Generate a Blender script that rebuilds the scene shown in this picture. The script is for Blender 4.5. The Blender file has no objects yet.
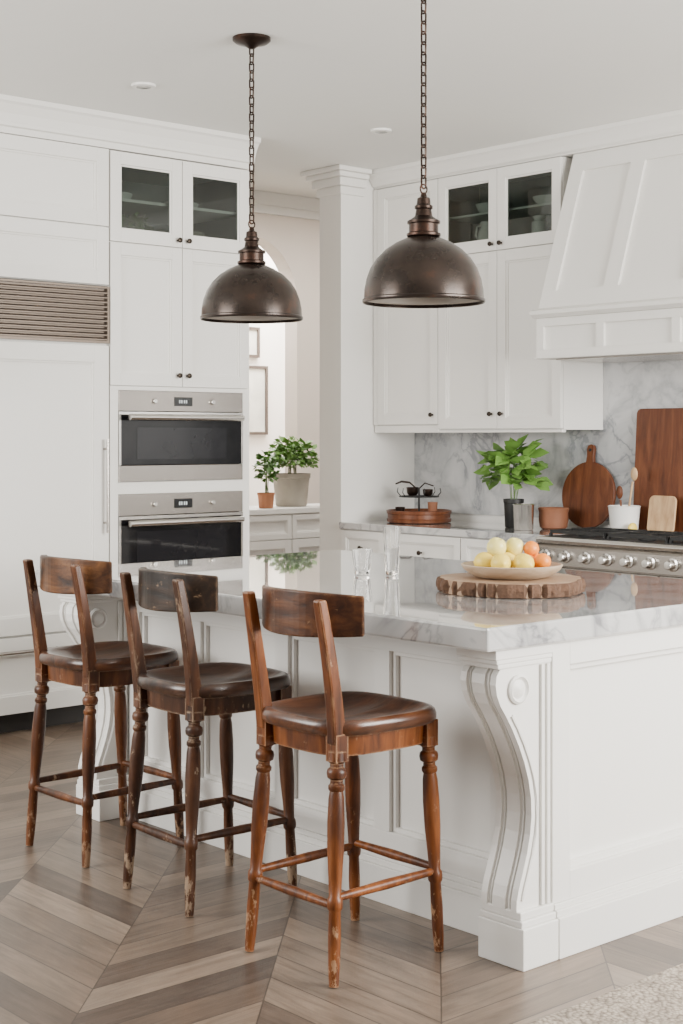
import bpy, bmesh, math, random
from mathutils import Vector, Matrix
random.seed(7)
C = bpy.context.scene
PI = math.pi
R = math.radians

# ------------------------------------------------------------------ helpers
XF = {}
class MB:
    def __init__(s): s.v=[]; s.f=[]
    def add(s, vs, fs):
        b=len(s.v); s.v += [Vector(v) for v in vs]; s.f += [tuple(b+i for i in f) for f in fs]; return s
    def box(s,x0,x1,y0,y1,z0,z1):
        return s.add([(x0,y0,z0),(x1,y0,z0),(x1,y1,z0),(x0,y1,z0),(x0,y0,z1),(x1,y0,z1),(x1,y1,z1),(x0,y1,z1)],
                     [(0,3,2,1),(4,5,6,7),(0,1,5,4),(1,2,6,5),(2,3,7,6),(3,0,4,7)])
    def prism(s, poly, lo, hi, plane='xz'):
        n=len(poly)
        def P(a,b,t):
            return {'xz':(a,t,b),'yz':(t,a,b),'xy':(a,b,t)}[plane]
        vs=[P(a,b,lo) for a,b in poly]+[P(a,b,hi) for a,b in poly]
        fs=[tuple(range(n)),tuple(range(2*n-1,n-1,-1))]+[(i,(i+1)%n,n+(i+1)%n,n+i) for i in range(n)]
        return s.add(vs,fs)
    def lathe(s, prof, c=(0,0,0), n=32, ax=None, cap=True):
        M = Matrix.Translation(Vector(c)) @ (ax.to_4x4() if ax else Matrix.Identity(4))
        vs=[];fs=[]
        for r,z in prof:
            for k in range(n):
                a=2*PI*k/n; vs.append(M@Vector((r*math.cos(a),r*math.sin(a),z)))
        for i in range(len(prof)-1):
            for k in range(n):
                k2=(k+1)%n; fs.append((i*n+k,i*n+k2,(i+1)*n+k2,(i+1)*n+k))
        if cap:
            fs.append(tuple(range(n))); m=(len(prof)-1)*n; fs.append(tuple(range(m,m+n)))
        return s.add(vs,fs)
    def along(s,p0,p1,prof,n=16):
        p0=Vector(p0);p1=Vector(p1);d=p1-p0;L=d.length
        q=d.to_track_quat('Z','Y').to_matrix()
        return s.lathe([(r,t*L) for t,r in prof],p0,n,q)
    def cyl(s,p0,p1,r,n=16,r1=None):
        return s.along(p0,p1,[(0,r),(1,r if r1 is None else r1)],n)
    def path(s,pts,rad,n=8,closed=False):
        pts=[Vector(p) for p in pts];m=len(pts);vs=[];fs=[]
        up=Vector((0.13,0.21,1)).normalized()
        for i,p in enumerate(pts):
            a=pts[(i-1)%m] if closed or i>0 else p
            b=pts[(i+1)%m] if closed or i<m-1 else p
            t=(b-a).normalized(); u=t.cross(up)
            if u.length<1e-3: u=t.cross(Vector((1,0,0)))
            u.normalize(); w=t.cross(u)
            r=rad[i] if isinstance(rad,(list,tuple)) else rad
            for k in range(n):
                an=2*PI*k/n; vs.append(p+u*r*math.cos(an)+w*r*math.sin(an))
        for i in range(m if closed else m-1):
            j=(i+1)%m
            for k in range(n):
                k2=(k+1)%n; fs.append((i*n+k,i*n+k2,j*n+k2,j*n+k))
        if not closed:
            fs.append(tuple(range(n))); fs.append(tuple(range((m-1)*n,m*n)))
        return s.add(vs,fs)
    def ball(s,c,r,n=20,sq=(1,1,1),rot=None):
        k=n//2
        vs=[];fs=[]
        for i in range(k+1):
            th=PI*i/k
            for j in range(n):
                ph=2*PI*j/n
                p=Vector((math.sin(th)*math.cos(ph)*r*sq[0],math.sin(th)*math.sin(ph)*r*sq[1],math.cos(th)*r*sq[2]))
                if rot: p=rot@p
                vs.append(p+Vector(c))
        for i in range(k):
            for j in range(n):
                j2=(j+1)%n; fs.append((i*n+j,(i+1)*n+j,(i+1)*n+j2,i*n+j2))
        return s.add(vs,fs)
    def build(s,name,m,parent=None,world=True,smooth=False,bevel=0,recalc=True,solid=0):
        vs=s.v; loc=None
        if parent is not None:
            if world:
                rt=parent
                while rt.name not in XF: rt=rt.parent
                inv=XF[rt.name].inverted(); vs=[inv@v for v in vs]
        else:
            lo=[min(v[i] for v in vs) for i in range(3)];hi=[max(v[i] for v in vs) for i in range(3)]
            loc=Vector(((lo[0]+hi[0])/2,(lo[1]+hi[1])/2,lo[2])); vs=[v-loc for v in vs]
        me=bpy.data.meshes.new(name)
        bm=bmesh.new(); bv=[bm.verts.new(v) for v in vs]
        for f in s.f:
            if len(set(f))>2:
                try: bm.faces.new([bv[i] for i in f])
                except ValueError: pass
        if recalc:
            if smooth: bmesh.ops.remove_doubles(bm,verts=bm.verts,dist=1e-6)
            bmesh.ops.recalc_face_normals(bm,faces=bm.faces)
        bm.to_mesh(me); bm.free()
        me.materials.append(m)
        o=bpy.data.objects.new(name,me); C.collection.objects.link(o)
        if parent is not None: o.parent=parent
        else: o.location=loc
        if smooth:
            for p in me.polygons: p.use_smooth=True
            me.set_sharp_from_angle(angle=R(38))
        if solid:
            md=o.modifiers.new('solid','SOLIDIFY'); md.thickness=solid; md.offset=-1
        if bevel:
            md=o.modifiers.new('bevel','BEVEL'); md.width=bevel; md.segments=2; md.limit_method='ANGLE'; md.angle_limit=R(40)
        return o

def tag(o,label,cat,group=None):
    o['label']=label; o['category']=cat
    if group: o['group']=group
    return o
def thing(name,loc,label,cat,group=None,rz=0):
    o=bpy.data.objects.new(name,None); C.collection.objects.link(o)
    o.location=loc; o.rotation_euler=(0,0,rz); o.empty_display_size=.1
    XF[o.name]=Matrix.Translation(Vector(loc))@Matrix.Rotation(rz,4,'Z')
    return tag(o,label,cat,group)
def struct(name,mb,m,**k):
    o=mb.build(name,m,**k); o['kind']='structure'; return o

# ------------------------------------------------------------------ materials
def newmat(name):
    m=bpy.data.materials.new(name); m.use_nodes=True
    nt=m.node_tree; return m,nt,nt.nodes['Principled BSDF']
def N(nt,t,**k):
    n=nt.nodes.new(t)
    for a,b in k.items(): setattr(n,a,b)
    return n
def L(nt,a,b): nt.links.new(a,b)
def col(c): return (c[0],c[1],c[2],1)
def plain(name,c,rough=.5,metal=0,var=.04,nscale=8,bump=0,coat=0,spec=.5):
    m,nt,p=newmat(name)
    tc=N(nt,'ShaderNodeTexCoord'); nz=N(nt,'ShaderNodeTexNoise'); nz.inputs['Scale'].default_value=nscale; nz.inputs['Detail'].default_value=4
    L(nt,tc.outputs['Object'],nz.inputs['Vector'])
    mx=N(nt,'ShaderNodeMix',data_type='RGBA')
    mx.inputs[6].default_value=col([x*(1-var) for x in c]); mx.inputs[7].default_value=col([min(1,x*(1+var)) for x in c])
    L(nt,nz.outputs['Fac'],mx.inputs[0]); L(nt,mx.outputs[2],p.inputs['Base Color'])
    p.inputs['Roughness'].default_value=rough; p.inputs['Metallic'].default_value=metal; p.inputs['Specular IOR Level'].default_value=spec
    if coat: p.inputs['Coat Weight'].default_value=coat; p.inputs['Coat Roughness'].default_value=.15
    if bump:
        b=N(nt,'ShaderNodeBump'); b.inputs['Strength'].default_value=bump; b.inputs['Distance'].default_value=.01
        L(nt,nz.outputs['Fac'],b.inputs['Height']); L(nt,b.outputs['Normal'],p.inputs['Normal'])
    return m
def ramp(nt,stops):
    r=N(nt,'ShaderNodeValToRGB'); e=r.color_ramp.elements
    while len(e)<len(stops): e.new(.5)
    for i,(pos,c) in enumerate(stops): e[i].position=pos; e[i].color=col(c)
    return r
def wood(name,dark,mid,light,scale=(14,14,1.6),rough=.42,wear=0,wearcol=(.55,.38,.24),thr=.6,coat=.2,feet=False,coatr=.22,edge=0,spec=.5):
    m,nt,p=newmat(name)
    tc=N(nt,'ShaderNodeTexCoord'); mp=N(nt,'ShaderNodeMapping'); mp.inputs['Scale'].default_value=scale
    oi=N(nt,'ShaderNodeObjectInfo'); ml=N(nt,'ShaderNodeMath',operation='MULTIPLY'); ml.inputs[1].default_value=37
    L(nt,oi.outputs['Random'],ml.inputs[0]); L(nt,tc.outputs['Object'],mp.inputs['Vector']); L(nt,ml.outputs[0],mp.inputs['Location'])
    nz=N(nt,'ShaderNodeTexNoise'); nz.inputs['Scale'].default_value=2.2; nz.inputs['Detail'].default_value=7; nz.inputs['Roughness'].default_value=.62; nz.inputs['Distortion'].default_value=.6
    L(nt,mp.outputs['Vector'],nz.inputs['Vector'])
    rp=ramp(nt,[(.3,dark),(.5,mid),(.72,light)]); L(nt,nz.outputs['Fac'],rp.inputs['Fac'])
    out=rp.outputs['Color']
    if wear:
        n2=N(nt,'ShaderNodeTexNoise'); n2.inputs['Scale'].default_value=30; n2.inputs['Detail'].default_value=9; n2.inputs['Roughness'].default_value=.72
        mp2=N(nt,'ShaderNodeMapping'); mp2.inputs['Scale'].default_value=(1,1,.5) if scale[2]<scale[0] else (1,.5,1); L(nt,tc.outputs['Object'],mp2.inputs['Vector']); L(nt,ml.outputs[0],mp2.inputs['Location'])
        L(nt,mp2.outputs['Vector'],n2.inputs['Vector'])
        src=n2.outputs['Fac']
        if feet:
            sx=N(nt,'ShaderNodeSeparateXYZ'); L(nt,tc.outputs['Object'],sx.inputs[0])
            mr=N(nt,'ShaderNodeMapRange'); mr.inputs['From Min'].default_value=.22; mr.inputs['From Max'].default_value=.0; mr.inputs['To Min'].default_value=0; mr.inputs['To Max'].default_value=.15
            L(nt,sx.outputs[2],mr.inputs['Value'])
            ad=N(nt,'ShaderNodeMath',operation='ADD'); L(nt,src,ad.inputs[0]); L(nt,mr.outputs[0],ad.inputs[1]); src=ad.outputs[0]
        if edge:
            bv=N(nt,'ShaderNodeBevel'); bv.samples=4; bv.inputs['Radius'].default_value=.009
            ge=N(nt,'ShaderNodeNewGeometry'); dt=N(nt,'ShaderNodeVectorMath',operation='DOT_PRODUCT'); L(nt,bv.outputs[0],dt.inputs[0]); L(nt,ge.outputs['Normal'],dt.inputs[1])
            er=N(nt,'ShaderNodeMapRange'); er.inputs['From Min'].default_value=.985; er.inputs['From Max'].default_value=.85; er.inputs['To Min'].default_value=0; er.inputs['To Max'].default_value=edge
            L(nt,dt.outputs['Value'],er.inputs['Value'])
            a2=N(nt,'ShaderNodeMath',operation='ADD'); L(nt,src,a2.inputs[0]); L(nt,er.outputs[0],a2.inputs[1]); src=a2.outputs[0]
        n3=N(nt,'ShaderNodeTexNoise'); n3.inputs['Scale'].default_value=7; n3.inputs['Detail'].default_value=6
        L(nt,mp2.outputs['Vector'],n3.inputs['Vector'])
        r3=ramp(nt,[(.36,(.22,.18,.16)),(.58,(1,1,1))]); L(nt,n3.outputs['Fac'],r3.inputs['Fac'])
        m3=N(nt,'ShaderNodeMix',data_type='RGBA',blend_type='MULTIPLY'); m3.inputs[0].default_value=.8
        L(nt,out,m3.inputs[6]); L(nt,r3.outputs['Color'],m3.inputs[7])
        r2=ramp(nt,[(thr-.01,(0,0,0)),(thr+.04,(1,1,1))]); L(nt,src,r2.inputs['Fac'])
        mm=N(nt,'ShaderNodeMath',operation='MULTIPLY'); mm.inputs[1].default_value=wear; L(nt,r2.outputs['Color'],mm.inputs[0])
        mx=N(nt,'ShaderNodeMix',data_type='RGBA'); L(nt,mm.outputs[0],mx.inputs[0]); L(nt,m3.outputs[2],mx.inputs[6]); mx.inputs[7].default_value=col(wearcol)
        out=mx.outputs[2]
    L(nt,out,p.inputs['Base Color']); p.inputs['Roughness'].default_value=rough; p.inputs['Specular IOR Level'].default_value=spec
    p.inputs['Coat Weight'].default_value=coat; p.inputs['Coat Roughness'].default_value=coatr
    b=N(nt,'ShaderNodeBump'); b.inputs['Strength'].default_value=.3; b.inputs['Distance'].default_value=.004
    L(nt,nz.outputs['Fac'],b.inputs['Height']); L(nt,b.outputs['Normal'],p.inputs['Normal'])
    return m
def marble(name,rough=.08,scale=1.0,base=(.84,.835,.82),vein=(.36,.36,.37),amt=.75,w1=.035,w2=.022,cloud=.28,coat=0):
    m,nt,p=newmat(name)
    ge=N(nt,'ShaderNodeNewGeometry'); mp=N(nt,'ShaderNodeMapping'); mp.inputs['Scale'].default_value=(scale,scale,scale); mp.inputs['Rotation'].default_value=(.4,.5,.7)
    L(nt,ge.outputs['Position'],mp.inputs['Vector'])
    def veins(s,dist,w,loc,det=5):
        nz=N(nt,'ShaderNodeTexNoise'); nz.inputs['Scale'].default_value=s; nz.inputs['Detail'].default_value=det; nz.inputs['Distortion'].default_value=dist; nz.inputs['Roughness'].default_value=.55
        ad=N(nt,'ShaderNodeVectorMath',operation='ADD'); ad.inputs[1].default_value=loc
        L(nt,mp.outputs['Vector'],ad.inputs[0]); L(nt,ad.outputs[0],nz.inputs['Vector'])
        a=N(nt,'ShaderNodeMath',operation='SUBTRACT'); a.inputs[1].default_value=.5; L(nt,nz.outputs['Fac'],a.inputs[0])
        b=N(nt,'ShaderNodeMath',operation='ABSOLUTE'); L(nt,a.outputs[0],b.inputs[0])
        r=ramp(nt,[(0,(1,1,1)),(w*.35,(.5,.5,.5)),(w,(0,0,0))]); L(nt,b.outputs[0],r.inputs['Fac']); return r.outputs['Color']
    v1=veins(1.1,1.4,w1,(3,1,2)); v2=veins(2.7,1.1,w2,(9,4,7))
    cl=N(nt,'ShaderNodeTexNoise'); cl.inputs['Scale'].default_value=1.6; cl.inputs['Detail'].default_value=5; L(nt,mp.outputs['Vector'],cl.inputs['Vector'])
    cr=ramp(nt,[(.35,(0,0,0)),(.75,(1,1,1))]); L(nt,cl.outputs['Fac'],cr.inputs['Fac'])
    x1=N(nt,'ShaderNodeMath',operation='MULTIPLY'); L(nt,v1,x1.inputs[0]); x1.inputs[1].default_value=amt
    x2=N(nt,'ShaderNodeMath',operation='MULTIPLY'); L(nt,v2,x2.inputs[0]); L(nt,cr.outputs['Color'],x2.inputs[1])
    x3=N(nt,'ShaderNodeMath',operation='MULTIPLY'); L(nt,cr.outputs['Color'],x3.inputs[0]); x3.inputs[1].default_value=cloud
    s1=N(nt,'ShaderNodeMath',operation='ADD',use_clamp=True); L(nt,x1.outputs[0],s1.inputs[0]); L(nt,x2.outputs[0],s1.inputs[1])
    s2=N(nt,'ShaderNodeMath',operation='ADD',use_clamp=True); L(nt,s1.outputs[0],s2.inputs[0]); L(nt,x3.outputs[0],s2.inputs[1])
    mx=N(nt,'ShaderNodeMix',data_type='RGBA'); mx.inputs[6].default_value=col(base); mx.inputs[7].default_value=col(vein)
    L(nt,s2.outputs[0],mx.inputs[0]); L(nt,mx.outputs[2],p.inputs['Base Color']); p.inputs['Roughness'].default_value=rough
    p.inputs['Coat Weight'].default_value=coat; p.inputs['Coat Roughness'].default_value=.02; p.inputs['Coat IOR'].default_value=1.6
    return m
def thin_glass(name,tint=(.9,.93,.93),refl=.08,mul=.7,blend=.25):
    m=bpy.data.materials.new(name); m.use_nodes=True; nt=m.node_tree; nt.nodes.clear()
    o=N(nt,'ShaderNodeOutputMaterial'); t=N(nt,'ShaderNodeBsdfTransparent'); t.inputs[0].default_value=col(tint)
    g=N(nt,'ShaderNodeBsdfGlossy'); g.inputs['Roughness'].default_value=.03
    lw=N(nt,'ShaderNodeLayerWeight'); lw.inputs['Blend'].default_value=blend
    a=N(nt,'ShaderNodeMath',operation='MULTIPLY_ADD'); a.inputs[1].default_value=mul; a.inputs[2].default_value=refl; L(nt,lw.outputs['Fresnel'],a.inputs[0])
    mx=N(nt,'ShaderNodeMixShader'); L(nt,a.outputs[0],mx.inputs[0]); L(nt,t.outputs[0],mx.inputs[1]); L(nt,g.outputs[0],mx.inputs[2]); L(nt,mx.outputs[0],o.inputs[0])
    return m
def bronze(name,c1,c2,rust,metal=.85,rough=.38,sc=9,coat=0):
    m,nt,p=newmat(name)
    tc=N(nt,'ShaderNodeTexCoord'); nz=N(nt,'ShaderNodeTexNoise'); nz.inputs['Scale'].default_value=sc; nz.inputs['Detail'].default_value=9; nz.inputs['Roughness'].default_value=.62
    L(nt,tc.outputs['Object'],nz.inputs['Vector'])
    rp=ramp(nt,[(.3,c1),(.55,c2),(.74,rust)]); L(nt,nz.outputs['Fac'],rp.inputs['Fac']); L(nt,rp.outputs['Color'],p.inputs['Base Color'])
    p.inputs['Metallic'].default_value=metal
    r=ramp(nt,[(.3,(rough*.9,)*3),(.7,(rough*1.25,)*3)]); L(nt,nz.outputs['Fac'],r.inputs['Fac']); L(nt,r.outputs['Color'],p.inputs['Roughness'])
    p.inputs['Coat Weight'].default_value=coat; p.inputs['Coat Roughness'].default_value=.25
    return m

M={}
M['paint']=plain('cabinet white paint',(.79,.775,.74),.38,var=.010)
M['wallw']=plain('wall white paint',(.79,.775,.74),.8,var=.015)
M['ceil']=plain('ceiling paint',(.79,.785,.755),.9,var=.01)
M['hall']=plain('hall beige paint',(.74,.66,.59),.85,var=.02)
M['halllight']=plain('far room paint',(.88,.86,.82),.85,var=.02)
M['marble']=marble('island marble',.05,1.0,(.64,.635,.625),(.24,.24,.25),.55,.06,.035,.36,1.0)
M['splash']=marble('splash marble',.16,1.3,(.62,.62,.62),(.26,.27,.285),.45,.085,.05,.50)
M['steel']=plain('brushed steel',(.40,.37,.34),.25,1,var=.06,nscale=30)
M['steel_l']=plain('bright steel',(.70,.68,.65),.18,1,var=.05,nscale=30)
M['dark']=plain('oven black glass',(.006,.006,.007),.05,0,spec=.3)
M['ovwin']=plain('oven window glass',(.010,.010,.012),.04,0,spec=.35)
M['black']=plain('black iron',(.015,.015,.015),.5,.3)
M['knob']=plain('dark bronze knob',(.03,.022,.016),.35,.8)
M['display']=plain('dark display',(.008,.009,.01),.15)
M['digits']=plain('lit digits',(.55,.6,.62),.4)
M['vent']=plain('bronze grille',(.20,.16,.13),.4,.7)
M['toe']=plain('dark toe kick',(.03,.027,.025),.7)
M['bronze']=bronze('aged bronze',(.016,.012,.010),(.045,.030,.023),(.15,.055,.027),.8,.27,5,.3)
M['bronze_d']=bronze('dark bronze',(.014,.010,.008),(.040,.024,.018),(.12,.042,.022),.8,.32)
M['shadein']=plain('shade inside',(.30,.26,.22),.5)
M['glass']=thin_glass('cabinet glass',(.60,.64,.62),.04)
m_,nt_g,p_=newmat('drinking glass'); p_.inputs['Transmission Weight'].default_value=1; p_.inputs['Roughness'].default_value=0; p_.inputs['IOR'].default_value=1.5; p_.inputs['Base Color'].default_value=(1,1,1,1); M['clear']=m_
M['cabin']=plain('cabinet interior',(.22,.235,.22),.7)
M['board']=wood('log wood',(.20,.11,.06),(.32,.20,.12),(.44,.30,.19),(3,3,3),.55,coat=0)
M['bark']=plain('bark',(.10,.052,.03),.95,0,.6,50,1)
M['bowl']=wood('pale bowl wood',(.36,.26,.17),(.48,.37,.26),(.58,.47,.35),(4,4,12),.5,coat=0)
M['walnut']=wood('walnut board',(.060,.018,.007),(.115,.034,.012),(.18,.062,.024),(10,10,1.2),.42,spec=.3,coat=.05)
M['lightwood']=wood('light wood',(.36,.21,.10),(.50,.32,.17),(.6,.42,.24),(10,10,2),.5,coat=0)
M['brownpot']=plain('brown terracotta',(.20,.075,.035),.7,0,.25,20)
M['terra']=plain('terracotta',(.38,.16,.08),.8,0,.1,20)
M['stonepot']=plain('grey stone pot',(.36,.33,.28),.85,0,.12,18,.2)
M['ceramic']=plain('white ceramic',(.85,.84,.81),.25)
M['soil']=plain('soil',(.05,.035,.025),.95,0,.4,60)
M['leaf2']=plain('fresh leaf',(.065,.16,.025),.5,0,.55,16)
M['leaf3']=plain('mid leaf',(.11,.235,.04),.5,0,.6,14)
M['leaf4']=plain('light herb leaf',(.15,.30,.055),.5,0,.55,10)
M['stem']=plain('green stem',(.10,.17,.05),.6)
M['lemon']=plain('yellow fruit',(.84,.63,.10),.4,0,.12,12,.05)
M['apple']=plain('pale yellow fruit',(.80,.70,.22),.34,0,.12,9)
M['orange']=plain('orange fruit',(.84,.24,.015),.42,0,.08,50,.08)
M['frame']=plain('dark frame',(.08,.06,.05),.4)
M['art']=plain('pale print',(.60,.60,.55),.6,0,.4,5)
M['bulb']=plain('frosted bulb',(.85,.82,.75),.3)

# floor
def floor_mat():
    m,nt,p=newmat('wood floor')
    at=N(nt,'ShaderNodeAttribute',attribute_name='plank'); sp=N(nt,'ShaderNodeSeparateColor'); L(nt,at.outputs['Color'],sp.inputs[0])
    uv=N(nt,'ShaderNodeUVMap',uv_map='UVMap'); mp=N(nt,'ShaderNodeMapping'); mp.inputs['Scale'].default_value=(1.6,16,1)
    L(nt,uv.outputs['UV'],mp.inputs['Vector'])
    nz=N(nt,'ShaderNodeTexNoise'); nz.inputs['Scale'].default_value=2; nz.inputs['Detail'].default_value=8; nz.inputs['Roughness'].default_value=.65; nz.inputs['Distortion'].default_value=1.0
    L(nt,mp.outputs['Vector'],nz.inputs['Vector'])
    n2=N(nt,'ShaderNodeTexNoise'); n2.inputs['Scale'].default_value=3.5; n2.inputs['Detail'].default_value=6; L(nt,uv.outputs['UV'],n2.inputs['Vector'])
    base=ramp(nt,[(0,(.075,.055,.043)),(.22,(.120,.086,.064)),(.5,(.165,.121,.090)),(.8,(.205,.152,.113)),(1,(.270,.208,.160))]); L(nt,sp.outputs[0],base.inputs['Fac'])
    gr=ramp(nt,[(.3,(.62,.60,.58)),(.7,(1.18,1.18,1.18))]); L(nt,nz.outputs['Fac'],gr.inputs['Fac'])
    g2=ramp(nt,[(.35,(.78,.79,.80)),(.65,(1.1,1.08,1.06))]); L(nt,n2.outputs['Fac'],g2.inputs['Fac'])
    mx=N(nt,'ShaderNodeMix',data_type='RGBA',blend_type='MULTIPLY'); mx.inputs[0].default_value=1; L(nt,base.outputs['Color'],mx.inputs[6]); L(nt,gr.outputs['Color'],mx.inputs[7])
    mb_=N(nt,'ShaderNodeMix',data_type='RGBA',blend_type='MULTIPLY'); mb_.inputs[0].default_value=1; L(nt,mx.outputs[2],mb_.inputs[6]); L(nt,g2.outputs['Color'],mb_.inputs[7])
    def edge(sock,w):
        a=N(nt,'ShaderNodeMath',operation='SUBTRACT'); a.inputs[1].default_value=.5; L(nt,sock,a.inputs[0])
        b=N(nt,'ShaderNodeMath',operation='ABSOLUTE'); L(nt,a.outputs[0],b.inputs[0])
        c=N(nt,'ShaderNodeMath',operation='GREATER_THAN'); c.inputs[1].default_value=.5-w; L(nt,b.outputs[0],c.inputs[0]); return c.outputs[0]
    e=N(nt,'ShaderNodeMath',operation='MAXIMUM'); L(nt,edge(sp.outputs[1],.018),e.inputs[0]); L(nt,edge(sp.outputs[2],.004),e.inputs[1])
    e2=N(nt,'ShaderNodeMath',operation='MULTIPLY'); e2.inputs[1].default_value=.85; L(nt,e.outputs[0],e2.inputs[0])
    m2=N(nt,'ShaderNodeMix',data_type='RGBA'); L(nt,e2.outputs[0],m2.inputs[0]); L(nt,mb_.outputs[2],m2.inputs[6]); m2.inputs[7].default_value=col((.035,.026,.020))
    L(nt,m2.outputs[2],p.inputs['Base Color']); p.inputs['Roughness'].default_value=.36
    b=N(nt,'ShaderNodeBump'); b.inputs['Strength'].default_value=.2; b.inputs['Distance'].default_value=.003; L(nt,nz.outputs['Fac'],b.inputs['Height']); L(nt,b.outputs['Normal'],p.inputs['Normal'])
    return m
def make_floor(X0,X1,Y0,Y1):
    bm=bmesh.new(); uvl=bm.loops.layers.uv.new('UVMap'); cl=bm.loops.layers.float_color.new('plank')
    W=.45; pw=.118; t=pw*math.sqrt(2); a=Vector((1,1,0))/math.sqrt(2); b=Vector((1,-1,0))/math.sqrt(2)
    for k in range(-24,24):
        for j in range(-10,115):
            b0=k*W+.02; a0=j*t
            q=[(b0,a0),(b0+W,a0+W),(b0+W,a0+W+t),(b0,a0+t)] if k%2==0 else [(b0,a0+W),(b0+W,a0),(b0+W,a0+t),(b0,a0+W+t)]
            P=[b*u+a*v for u,v in q]
            cx=sum(p.x for p in P)/4; cy=sum(p.y for p in P)/4
            if not(X0-1<cx<X1+1 and Y0-1<cy<Y1+1): continue
            f=bm.faces.new([bm.verts.new(p) for p in P]); r=random.random(); o1=random.random()*50;o2=random.random()*50
            for l,(u,v,g,bb) in zip(f.loops,[(0,0,0,0),(W*1.41,0,0,1),(W*1.41,pw,1,1),(0,pw,1,0)]):
                l[uvl].uv=(u+o1,v+o2); l[cl]=(r,g,bb,1)
    for co,no in (((X0,0,0),(-1,0,0)),((X1,0,0),(1,0,0)),((0,Y0,0),(0,-1,0)),((0,Y1,0),(0,1,0))):
        bmesh.ops.bisect_plane(bm,geom=bm.verts[:]+bm.edges[:]+bm.faces[:],plane_co=co,plane_no=no,clear_outer=True)
    for f in bm.faces:
        f.normal_update()
        if f.normal.z<0: f.normal_flip()
    me=bpy.data.meshes.new('floor'); bm.to_mesh(me); bm.free(); me.materials.append(floor_mat())
    o=bpy.data.objects.new('floor',me); C.collection.objects.link(o); o['kind']='structure'
make_floor(-.6,9,-.6,10.6)

# ------------------------------------------------------------------ shell
CE=3.05; YW=6.45; XC=5.95; XU=6.25; XW=6.60
struct('ceiling',MB().box(-.6,6.75,-.6,7.2,CE,CE+.35),M['ceil'])
struct('ceiling_hall',MB().box(4.2,9,7.2,10.6,3.30,3.40),M['ceil'])
struct('wall_back',MB().box(1.2,5.02,7.10,7.2,0,CE),M['wallw'])
struct('wall_right',MB().box(XW,XW+.12,2.6,6.75,0,CE),M['wallw'])
struct('wall_pier',MB().box(5.97,XW+.12,6.752,6.95,0,CE),M['wallw'])
arch=MB(); yA,yB=9.0,9.15; ax0,ax1,spr=6.5,7.5,2.48
arch.box(4.2,ax0,yA,yB,0,3.3).box(ax1,9,yA,yB,0,3.3)
n=24; r=(ax1-ax0)/2; cx=(ax0+ax1)/2
for i in range(n):
    a0=PI-PI*i/n; a1=PI-PI*(i+1)/n
    xa,za=cx+r*math.cos(a0),spr+r*math.sin(a0); xb,zb=cx+r*math.cos(a1),spr+r*math.sin(a1)
    arch.prism([(xa,za),(xb,zb),(xb,3.3),(xa,3.3)],yA,yB,'xz')
struct('wall_hall',arch,M['hall'])
struct('wall_far',MB().box(4.2,9,10.3,10.4,0,3.3),M['halllight'])
struct('wall_hall_right',MB().box(8.9,9,6.95,10.3,0,3.3),M['hall'])
struct('wall_hall_left',MB().box(4.2,4.3,7.2,10.3,0,3.3),M['hall'])
cp=[(YW-.085,CE-.001),(YW-.085,CE-.025),(YW-.07,CE-.035),(YW-.045,CE-.075),(YW-.03,CE-.115),(YW-.03,CE-.13),(YW-.012,CE-.135),(YW-.012,2.885),(YW+.1,2.885),(YW+.1,CE-.001)]
struct('trim_1',MB().prism(cp,1.2,5.05,'yz'),M['paint'])
cp=[(XU-.085,CE-.001),(XU-.085,CE-.025),(XU-.07,CE-.035),(XU-.045,CE-.065),(XU-.03,CE-.09),(XU-.012,CE-.1),(XU-.012,2.945),(XU+.1,2.945),(XU+.1,CE-.001)]
struct('trim_2',MB().prism(cp,3.0,6.745,'xz'),M['paint'])
pc=MB()
for d,z0,z1 in ((.085,CE-.03,CE-.001),(.06,CE-.06,CE-.03),(.035,CE-.11,CE-.06),(.015,CE-.16,CE-.11)):
    pc.box(5.97-d,6.15,6.752-d,6.95+d,z0,z1)
struct('trim_3',pc,M['paint'],bevel=.006)
struct('trim_4',MB().box(4.3,8.9,8.93,8.999,3.2,3.298).box(4.3,8.9,8.96,8.999,3.14,3.2),M['paint'])
struct('baseboard_pier',MB().box(5.955,5.969,6.752,6.965,0,.14),M['paint'])
struct('wall_splash',MB().box(XW-.015,XW-.001,2.6,6.75,.965,1.86),M['splash'])

# ------------------------------------------------------------------ cabinet pieces (local: x width, front faces -y)
def door(par,x0,x1,z0,z1,name='door',yf=-.024,rail=.065,glass=False,knob=None,mat=None):
    g=.0019; x0+=g;x1-=g;z0+=g;z1-=g
    m=MB(); m.box(x0,x0+rail,yf,-.001,z0,z1).box(x1-rail,x1,yf,-.001,z0,z1).box(x0+rail,x1-rail,yf,-.001,z0,z0+rail).box(x0+rail,x1-rail,yf,-.001,z1-rail,z1)
    a,b,c,d=x0+rail,x1-rail,z0+rail,z1-rail; e=.010
    if not glass:
        m.box(a,b,yf+.017,-.0015,c,d)
    for q in ((a,a+e,c,d),(b-e,b,c,d),(a+e,b-e,c,c+e),(a+e,b-e,d-e,d)): m.box(q[0],q[1],yf+.009,-.002,q[2],q[3])
    o=m.build(name,mat or M['paint'],par,world=False,bevel=.0012)
    if glass: MB().box(a+.001,b-.001,yf+.012,yf+.015,c+.001,d-.001).build('pane',M['glass'],o,world=False)
    if knob:
        kx,kz=knob; kb=MB(); kb.lathe([(.006,0),(.005,.012),(.011,.016),(.014,.022),(.012,.028),(.004,.031)],(kx,yf,kz),16,Matrix.Rotation(PI/2,3,'X'))
        kb.build('knob',M['knob'],o,world=False,smooth=True)
    return o

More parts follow.
